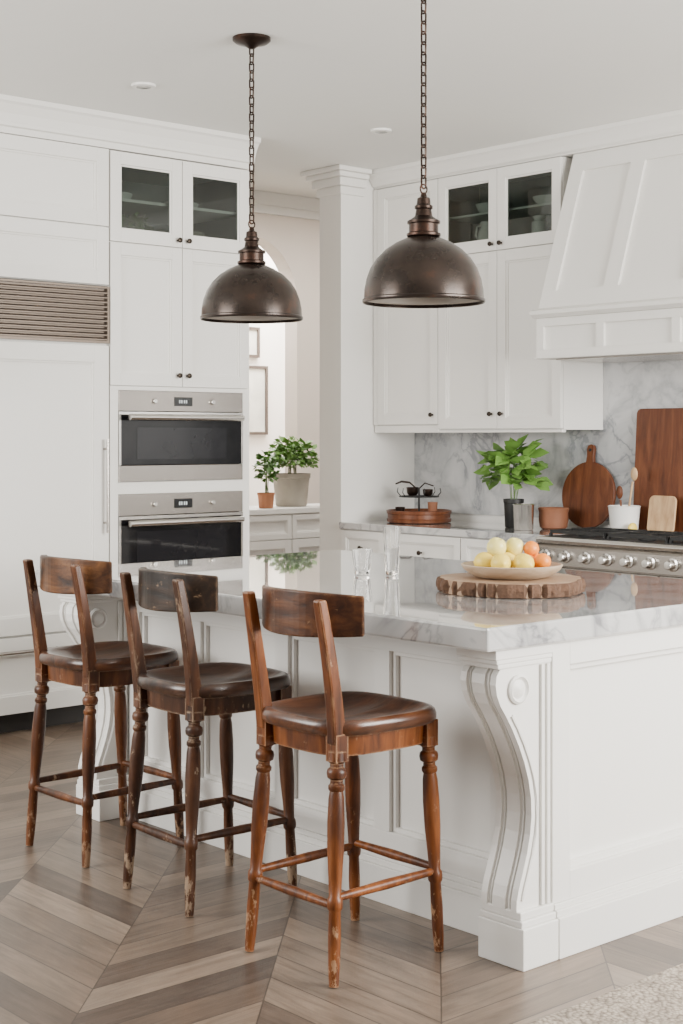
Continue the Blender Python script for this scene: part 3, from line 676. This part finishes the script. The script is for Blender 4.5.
# ------------------------------------------------------------------ pendants
def pendant(x,y,zr,label):
    t=thing('pendant_lamp',(x,y,zr),label,'pendant lamp','bronze dome pendant lamps over the island')
    top=CE-zr
    MB().lathe([(.078,top-.001),(.078,top-.012),(.066,top-.022),(.03,top-.032),(.012,top-.045),(.001,top-.046)],(0,0,0),32,cap=False).build('canopy',M['bronze_d'],t,world=False,smooth=True)
    prof=[(.206,0),(.209,.004),(.209,.012),(.2045,.016),(.203,.045),(.196,.080),(.182,.118),(.160,.152),(.130,.182),(.095,.205),(.066,.218),(.053,.224)]
    sh=MB().lathe(prof,(0,0,0),64,cap=False).build('shade',M['bronze'],t,world=False,smooth=True,solid=.003)
    MB().lathe([(r-.005,z) for r,z in prof[2:]],(0,0,0),64,cap=False).build('inner_lining',M['shadein'],sh,world=False,smooth=True)
    nk=[(.050,.222),(.058,.228),(.058,.236),(.050,.240),(.050,.268),(.056,.271),(.056,.279),(.040,.288),(.030,.296),(.026,.318),(.031,.322),(.031,.330),(.024,.336),(.022,.356),(.012,.362),(.008,.376)]
    MB().lathe(nk,(0,0,0),32).build('neck',M['bronze_d'],t,world=False,smooth=True)
    MB().path([(.016*math.cos(a),0,.388+.016*math.sin(a)) for a in [2*PI*i/16 for i in range(16)]],.003,8,True).build('ring',M['bronze_d'],t,world=False,smooth=True)
    ch=MB(); Lk=.044; hw=.0105; sp=.034
    n=int((top-.046-.408)/sp)+1; sp=(top-.055-.410)/(n-1)
    for i in range(n):
        zc=.412+i*sp; pts=[]
        for k in range(16):
            a=2*PI*k/16; u=hw*math.cos(a); v=(Lk/2-hw)*(1 if math.sin(a)>=0 else -1)+hw*math.sin(a)
            pts.append((u,0,zc+v) if i%2==0 else (0,u,zc+v))
        ch.path(pts,.0034,6,True)
    ch.build('chain',M['bronze_d'],t,world=False,smooth=True)
    MB().ball((0,0,.11),.034,20).build('bulb',M['bulb'],t,world=False,smooth=True)
    MB().cyl((0,0,.14),(0,0,.222),.02,16).build('socket',M['black'],t,world=False,smooth=True)
pendant(3.76,4.80,1.905,'bronze dome pendant lamp hanging nearer the ovens with its ceiling canopy in view')
pendant(3.59,3.636,1.885,'larger looking bronze dome pendant lamp in front of the upper cabinets')

for x,y,lb in ((3.89,5.77,'small recessed ceiling light above the oven cabinet'),(5.40,5.79,'small recessed ceiling light near the pier')):
    t=thing('ceiling_light',(x,y,CE-.012),lb,'ceiling light')
    MB().lathe([(.035,.0),(.055,.002),(.058,.012),(.035,.012)],(0,0,0),28,cap=False).build('trim_ring',M['paint'],t,world=False,smooth=True)
    MB().lathe([(.001,.006),(.034,.006)],(0,0,0),28,cap=False).build('lens',M['ceramic'],t,world=False)

# ------------------------------------------------------------------ island things
bx,by=3.626,3.268; zc=.9312
t=thing('log_slice_board',(bx,by,zc),'round log slice board with bark edge under the fruit bowl','board')
nb=120; rd=random.Random(5); TH=.044
rr=[.230+.007*math.sin(3*2*PI*k/nb+1)+.005*math.sin(7*2*PI*k/nb)+.003*math.sin(19*2*PI*k/nb) for k in range(nb)]
v=[(r*.98*math.cos(2*PI*k/nb),r*.98*math.sin(2*PI*k/nb),z) for z in (0,TH+.001) for k,r in enumerate(rr)]
MB().add(v,[tuple(range(nb)),tuple(range(nb,2*nb))]+[(k,(k+1)%nb,nb+(k+1)%nb,nb+k) for k in range(nb)]).build('slab',M['board'],t,world=False)
bk=MB(); lv=[(.98,.0),(1.01,.003),(1.025,.014),(1.03,.024),(1.02,.036),(1.0,TH),(.975,TH)]
nt_=[-.011 if rd.random()<.22 else rd.uniform(-.003,.005) for k in range(nb)]
v=[]
for i,(s_,z) in enumerate(lv):
    for k,r in enumerate(rr):
        q=r*s_+(nt_[k] if 0<i<6 else 0)+rd.uniform(-.002,.002); v.append((q*math.cos(2*PI*k/nb),q*math.sin(2*PI*k/nb),z))
bk.add(v,[(i*nb+k,i*nb+(k+1)%nb,(i+1)*nb+(k+1)%nb,(i+1)*nb+k) for i in range(len(lv)-1) for k in range(nb)]).build('bark',M['bark'],t,world=False)
zb_=zc+TH+.0015
o=MB().lathe([(.10,0),(.125,.006),(.155,.026),(.165,.042),(.159,.044),(.148,.030),(.12,.012),(.001,.010)],(bx,by,zb_),48,cap=False).build('fruit_bowl',M['bowl'],smooth=True)
tag(o,'shallow pale wooden bowl holding the fruit on the log slice','bowl')
fw=(.6626,.749); rt=(.749,-.6626)
def fp(s,d): return bx+rt[0]*s+fw[0]*d, by+rt[1]*s+fw[1]*d
fruits=[(-.088,-.010,.033,.050,'lemon','yellow lemon at the left of the fruit bowl'),
 (-.050,.058,.033,.051,'apple','pale yellow apple at the back left of the fruit bowl'),
 (-.042,-.066,.033,.050,'lemon','yellow lemon at the front left of the fruit bowl'),
 (-.015,-.002,.033,.048,'lemon','yellow lemon in the middle of the fruit bowl'),
 (.030,-.070,.033,.050,'lemon','yellow lemon at the front right of the fruit bowl'),
 (.098,-.018,.027,.052,'orange','small orange at the right edge of the fruit bowl'),
 (.082,.045,.028,.048,'orange','small orange at the back right of the fruit bowl'),
 (.015,.072,.030,.048,'orange','small orange at the very back of the fruit bowl'),
 (.055,.000,.027,.046,'orange','small orange just right of the middle of the fruit bowl'),
 (-.050,-.006,.032,.096,'apple','pale yellow apple topmost on the left of the pile'),
 (.012,.030,.031,.094,'apple','pale yellow apple topmost at the centre of the pile'),
 (.066,.020,.026,.090,'orange','small orange topmost on the right of the pile')]
for s,d,r,z,k,lb in fruits:
    x,y=fp(s,d); rot=Matrix.Rotation(random.random()*6,3,'Z')@Matrix.Rotation(random.uniform(1.2,1.57),3,'Y')
    mb=MB()
    if k=='lemon':
        mb.along(Vector((x,y,zb_+z))-rot@Vector((0,0,r*1.2)),Vector((x,y,zb_+z))+rot@Vector((0,0,r*1.2)),[(0,.002),(.03,.007),(.08,.012),(.14,.020),(.25,.028),(.4,.0320),(.5,.0325),(.6,.0320),(.75,.028),(.86,.020),(.92,.012),(.97,.006),(1,.002)],24)
    elif k=='apple':
        q=[(.001,.78),(.15,.86),(.35,.95),(.6,.88),(.85,.6),(1,.15),(.97,-.25),(.8,-.62),(.55,-.86),(.3,-.93),(.12,-.84),(.001,-.8)]
        mb.lathe([(a*r,b*r) for a,b in q],(x,y,zb_+z),24,Matrix.Rotation(.3,3,'X'),cap=False)
    else:
        mb.ball((x,y,zb_+z),r,24,(1,1,.94),rot)
    o=mb.build(k,M[k],smooth=True); tag(o,lb,k,'fruit in the wooden bowl')
def glass(x,y,h,r0,r1,lb):
    pr=[(.001,.0),(r0*.95,0),(r0,.003),(r0+(r1-r0)*.5,h*.55),(r1,h),(r1-.0018,h),(r0+(r1-r0)*.5-.0035,h*.55),(r0-.005,.014),(.001,.012)]
    o=MB().lathe(pr,(x,y,.9312),14,cap=False).build('drinking_glass',M['clear'],smooth=False); tag(o,lb,'glass','drinking glasses on the island')
glass(3.656,4.02,.092,.029,.038,'short clear glass tumbler standing left of the tall glass')
glass(3.735,3.946,.172,.024,.033,'tall clear drinking glass between the tumbler and the log slice')

# ------------------------------------------------------------------ back counter things
zc=.9212
t=thing('iron_tray_stand',(6.28,6.40,zc),'round wooden tray carrying a thin dark metal stand beside the pier','tray')
MB().lathe([(.175,0),(.190,.004),(.193,.022),(.187,.026),(.187,.05),(.193,.054),(.195,.072),(.187,.074),(.179,.06),(.175,.03),(.001,.028)],(0,0,0),40,cap=False).build('tray',M['walnut'],t,world=False,smooth=True)
st=MB().cyl((0,0,.028),(0,0,.20),.006,10).lathe([(.115,.150),(.120,.152),(.120,.156),(.115,.158),(.108,.156),(.108,.152)],(0,0,0),32,cap=False).lathe([(.05,.030),(.045,.036),(.01,.044)],(0,0,0),24)
for q in range(6):
    an=q*PI/3; st.cyl((0,0,.153),(.112*math.cos(an),.112*math.sin(an),.154),.003,6)
    st.path([(.112*math.cos(an),.112*math.sin(an),.154),(.135*math.cos(an),.135*math.sin(an),.18),(.13*math.cos(an),.13*math.sin(an),.205)],.003,6)
st.build('metal_stand',M['black'],t,world=False,smooth=True)
def cupat(dx,dy,z,r,h,m):
    MB().lathe([(r*.6,0),(r*.9,h*.3),(r,h),(r*.92,h),(r*.8,h*.35),(.001,.006)],(dx,dy,z),20,cap=False).build('cup',m,t,world=False,smooth=True)
cupat(0,.055,.158,.038,.05,M['bronze_d']); cupat(.02,-.055,.158,.032,.04,M['bronze_d']); cupat(-.02,-.135,.03,.030,.095,M['brownpot']); cupat(-.06,.10,.03,.03,.06,M['bronze_d'])
MB().path([(0,.02,.20),(0,.08,.235),(0,.15,.24),(0,.20,.225)],[.004,.006,.007,.005],8).path([(0,.0,.20),(0,-.05,.235),(0,-.12,.22)],.004,8).build('handle',M['bronze_d'],t,world=False,smooth=True)

plant('basil_plant',6.33,5.69,zc,.055,.16,M['black'],M['leaf4'],(.12,.17,.17),125,.10,'bushy green basil plant in a dark pot against the marble backsplash',11,cz=.14,taper=.85,wide=.44)
o=MB().lathe([(.050,0),(.053,.004),(.058,.135),(.062,.14),(.058,.142),(.054,.135),(.048,.008),(.001,.006)],(6.20,5.50,zc),28,cap=False).build('metal_cup',M['steel_l'],smooth=True)
tag(o,'shiny steel cup in front of the basil plant','cup')
o=MB().lathe([(.062,0),(.076,.01),(.082,.05),(.080,.09),(.087,.112),(.082,.118),(.074,.11),(.072,.08),(.070,.02),(.001,.012)],(6.38,5.44,zc),28,cap=False).build('terracotta_pot',M['brownpot'],smooth=True)
tag(o,'open brown terracotta pot left of the round cutting board','pot')

def leanboard(name,y,w,h,label,roundb,lean=.10,zb=.9212,mat=None,xw=XW-.018,th=.02,cat='cutting board'):
    t=thing(name,(xw-.02,y,zb),label,cat)
    pts=[]
    if roundb:
        r=w/2; ga=math.asin(.028/r)
        for k in range(41):
            a=PI/2+ga+(2*PI-2*ga)*k/40; pts.append((r*math.cos(a),r+r*math.sin(a)))
        pts+= [(.024,2*r+.03),(.027,2*r+.07),(.020,2*r+.09),(0,2*r+.097),(-.020,2*r+.09),(-.027,2*r+.07),(-.024,2*r+.03)]
    else:
        c=.03
        for cx_,cz_,a0 in ((w/2-c,c,-PI/2),(w/2-c,h-c,0),(-w/2+c,h-c,PI/2),(-w/2+c,c,PI)):
            for k in range(7): a=a0+PI/2*k/6; pts.append((cx_+c*math.cos(a),cz_+c*math.sin(a)))
    Ht=max(p_[1] for p_ in pts); ang=lean
    m=MB(); m.prism(pts,-th,0,'yz')
    rot=Matrix.Rotation(ang,4,'Y'); off=Ht*math.sin(ang)
    m.v=[rot@v_+Vector((-off+.018,0,th*math.sin(ang)+.0005)) for v_ in m.v]
    m.build('board',mat or M['walnut'],t,world=False,bevel=.004)
    if roundb:
        q=MB().lathe([(.009,0),(.009,.002),(.001,.002)],(0,0,0),16,Matrix.Rotation(-PI/2,3,'Y'))
        q.v=[rot@(v_+Vector((-th-.0005,0,2*w/2+.065)))+Vector((-off+.018,0,th*math.sin(ang))) for v_ in q.v]; q.build('hanging_hole',M['black'],t,world=False)
    return t
leanboard('cutting_board',5.325,.37,0,'round dark wooden cutting board with handle leaning on the backsplash',True)
leanboard('cutting_board',4.80,.42,.66,'large rectangular dark wooden cutting board leaning on the backsplash behind the stove',False,.06)
t=thing('utensil_pot',(6.415,4.98,zc),'white ceramic utensil pot behind the stove','pot')
MB().lathe([(.062,0),(.072,.006),(.084,.135),(.088,.141),(.082,.144),(.078,.133),(.066,.012),(.001,.01)],(0,0,0),28,cap=False).build('pot',M['ceramic'],t,world=False,smooth=True)
for i,(dy,dx,hh,lb,mm) in enumerate(((-.05,.0,.31,'pale wooden spoon standing tallest in the white pot',M['lightwood']),(.03,.01,.21,'short dark wooden spatula in the white pot',M['walnut']))):
    t=thing('wooden_spoon',(6.415,4.98,zc+.013),lb,'spoon')
    MB().cyl((0,dy*.2,0),(dx,dy*1.1,hh-.05),.006,10).build('spoon_handle',mm,t,world=False,smooth=True)
    MB().ball((dx,dy*1.3,hh-.01),.03,16,(.3,.75,1.2)).build('spoon_head',mm,t,world=False,smooth=True)
leanboard('small_board',4.76,.17,.20,'small pale wooden board standing behind the stove grates',False,.15,mat=M['lightwood'],xw=6.47,th=.014)
o=MB().along((6.352,4.890,zc+.031),(6.346,4.86,zc+.031),[(0,.002),(.05,.012),(.15,.022),(.35,.028),(.5,.029),(.65,.028),(.85,.022),(.95,.012),(1,.002)],20).build('lemon',M['lemon'],smooth=True)
tag(o,'yellow lemon lying beside the white utensil pot','lemon')

# ------------------------------------------------------------------ hall
t=thing('console_cabinet',(6.2,8.3,0),'white console cabinet with plants seen through the doorway','cabinet')
MB().box(0,1.3,0,.45,.08,.88).build('body',M['paint'],t,world=False)
MB().box(-.02,1.32,-.03,.46,.881,.92).build('top',M['paint'],t,world=False,bevel=.004)
MB().box(.02,1.28,.03,.43,0,.08).build('toe_kick',M['paint'],t,world=False)
for i in range(2): door(t,.01+i*.642,.648+i*.642,.70,.878,'drawer',rail=.04); door(t,.01+i*.642,.648+i*.642,.10,.698,'door',rail=.06)
plant('potted_plant',7.06,8.54,.9212,.135,.24,M['stonepot'],M['leaf3'],(.18,.18,.16),620,.05,'full green plant in a grey stone pot on the hall console',21,cz=.10,stems=14,wide=.36)
plant('potted_plant',6.71,8.40,.9212,.060,.11,M['terra'],M['leaf2'],(.07,.07,.15),150,.045,'loose leafy plant in a low terracotta pot on the hall console by the ovens',22,cz=.14)
plant('potted_plant',7.275,8.345,.9212,.065,.15,M['terra'],M['leaf2'],(.04,.04,.03),30,.025,'tiny plant in a terracotta pot on the hall console by the pier',23,cz=.015,stems=5)
for (x0_,x1_,z0_,z1_,lb) in ((7.60,8.22,1.45,2.05,'larger framed print on the far wall beyond the arch'),(7.82,8.13,2.12,2.385,'small framed print above the larger one beyond the arch')):
    t=thing('picture_frame',((x0_+x1_)/2,10.28,z0_),lb,'picture')
    a=(x1_-x0_)/2; h=z1_-z0_; b=.025
    MB().box(-a,-a+b,-.02,.018,0,h).box(a-b,a,-.02,.018,0,h).box(-a+b,a-b,-.02,.018,0,b).box(-a+b,a-b,-.02,.018,h-b,h).build('frame',M['frame'],t,world=False)
    MB().box(-a+b,a-b,-.005,.0,b,h-b).build('print',M['art'],t,world=False)

# ------------------------------------------------------------------ rug
def rug():
    m,nt,p=newmat('woven rug')
    ge=N(nt,'ShaderNodeTexCoord'); v=N(nt,'ShaderNodeTexVoronoi'); v.inputs['Scale'].default_value=85; L(nt,ge.outputs['Object'],v.inputs['Vector'])
    nz=N(nt,'ShaderNodeTexNoise'); nz.inputs['Scale'].default_value=14; nz.inputs['Detail'].default_value=5; L(nt,ge.outputs['Object'],nz.inputs['Vector'])
    r=ramp(nt,[(.0,(.50,.43,.355)),(.6,(.34,.285,.23)),(.9,(.20,.16,.13))]); L(nt,v.outputs['Distance'],r.inputs['Fac'])
    r2=ramp(nt,[(.35,(.78,.78,.78)),(.65,(1.1,1.1,1.1))]); L(nt,nz.outputs['Fac'],r2.inputs['Fac'])
    mx=N(nt,'ShaderNodeMix',data_type='RGBA',blend_type='MULTIPLY'); mx.inputs[0].default_value=1; L(nt,r.outputs['Color'],mx.inputs[6]); L(nt,r2.outputs['Color'],mx.inputs[7])
    L(nt,mx.outputs[2],p.inputs['Base Color']); p.inputs['Roughness'].default_value=.95
    b=N(nt,'ShaderNodeBump'); b.inputs['Strength'].default_value=.8; b.inputs['Distance'].default_value=.008; b.invert=True; L(nt,v.outputs['Distance'],b.inputs['Height']); L(nt,b.outputs['Normal'],p.inputs['Normal'])
    o=MB().box(2.35,5.2,.6,2.42,.001,.013).build('rug',m,bevel=.005); tag(o,'beige woven rug on the wood floor beside the island end','rug')
rug()

# ------------------------------------------------------------------ light
w=bpy.data.worlds.new('world'); C.world=w; w.use_nodes=True
bg=w.node_tree.nodes['Background']; bg.inputs[0].default_value=(1,.975,.935,1); bg.inputs[1].default_value=.42
def area(name,loc,rot,sx,sy,e,c=(1,1,1)):
    l=bpy.data.lights.new(name,'AREA'); l.shape='RECTANGLE'; l.size=sx; l.size_y=sy; l.energy=e; l.color=c
    o=bpy.data.objects.new(name,l); C.collection.objects.link(o); o.location=loc; o.rotation_euler=rot; return o
area('window_light_side',(-.5,5.4,2.0),(R(90),0,R(-90)),2.4,1.7,230,(1,.98,.94))
area('window_light_rear',(4.9,-.5,2.0),(R(90),0,0),3.0,1.8,540,(1,.975,.93))
area('hall_fill_light',(7.3,7.6,3.2),(0,0,0),1.5,1.0,75,(1,.95,.88))  # unseen fill under the hall ceiling, added for brightness; no window there
area('far_room_light',(7.6,9.7,3.2),(0,0,0),1.5,.8,190,(1,.98,.94))

# ------------------------------------------------------------------ camera
cam=bpy.data.cameras.new('camera'); co=bpy.data.objects.new('camera',cam); C.collection.objects.link(co)
co.location=(0,0,1.43); co.rotation_euler=(R(90),0,R(-41.5))
cam.sensor_fit='VERTICAL'; cam.sensor_height=36; cam.sensor_width=24; cam.lens=1500/1024*36; cam.shift_y=-75/1024
cam.clip_end=60
C.camera=co
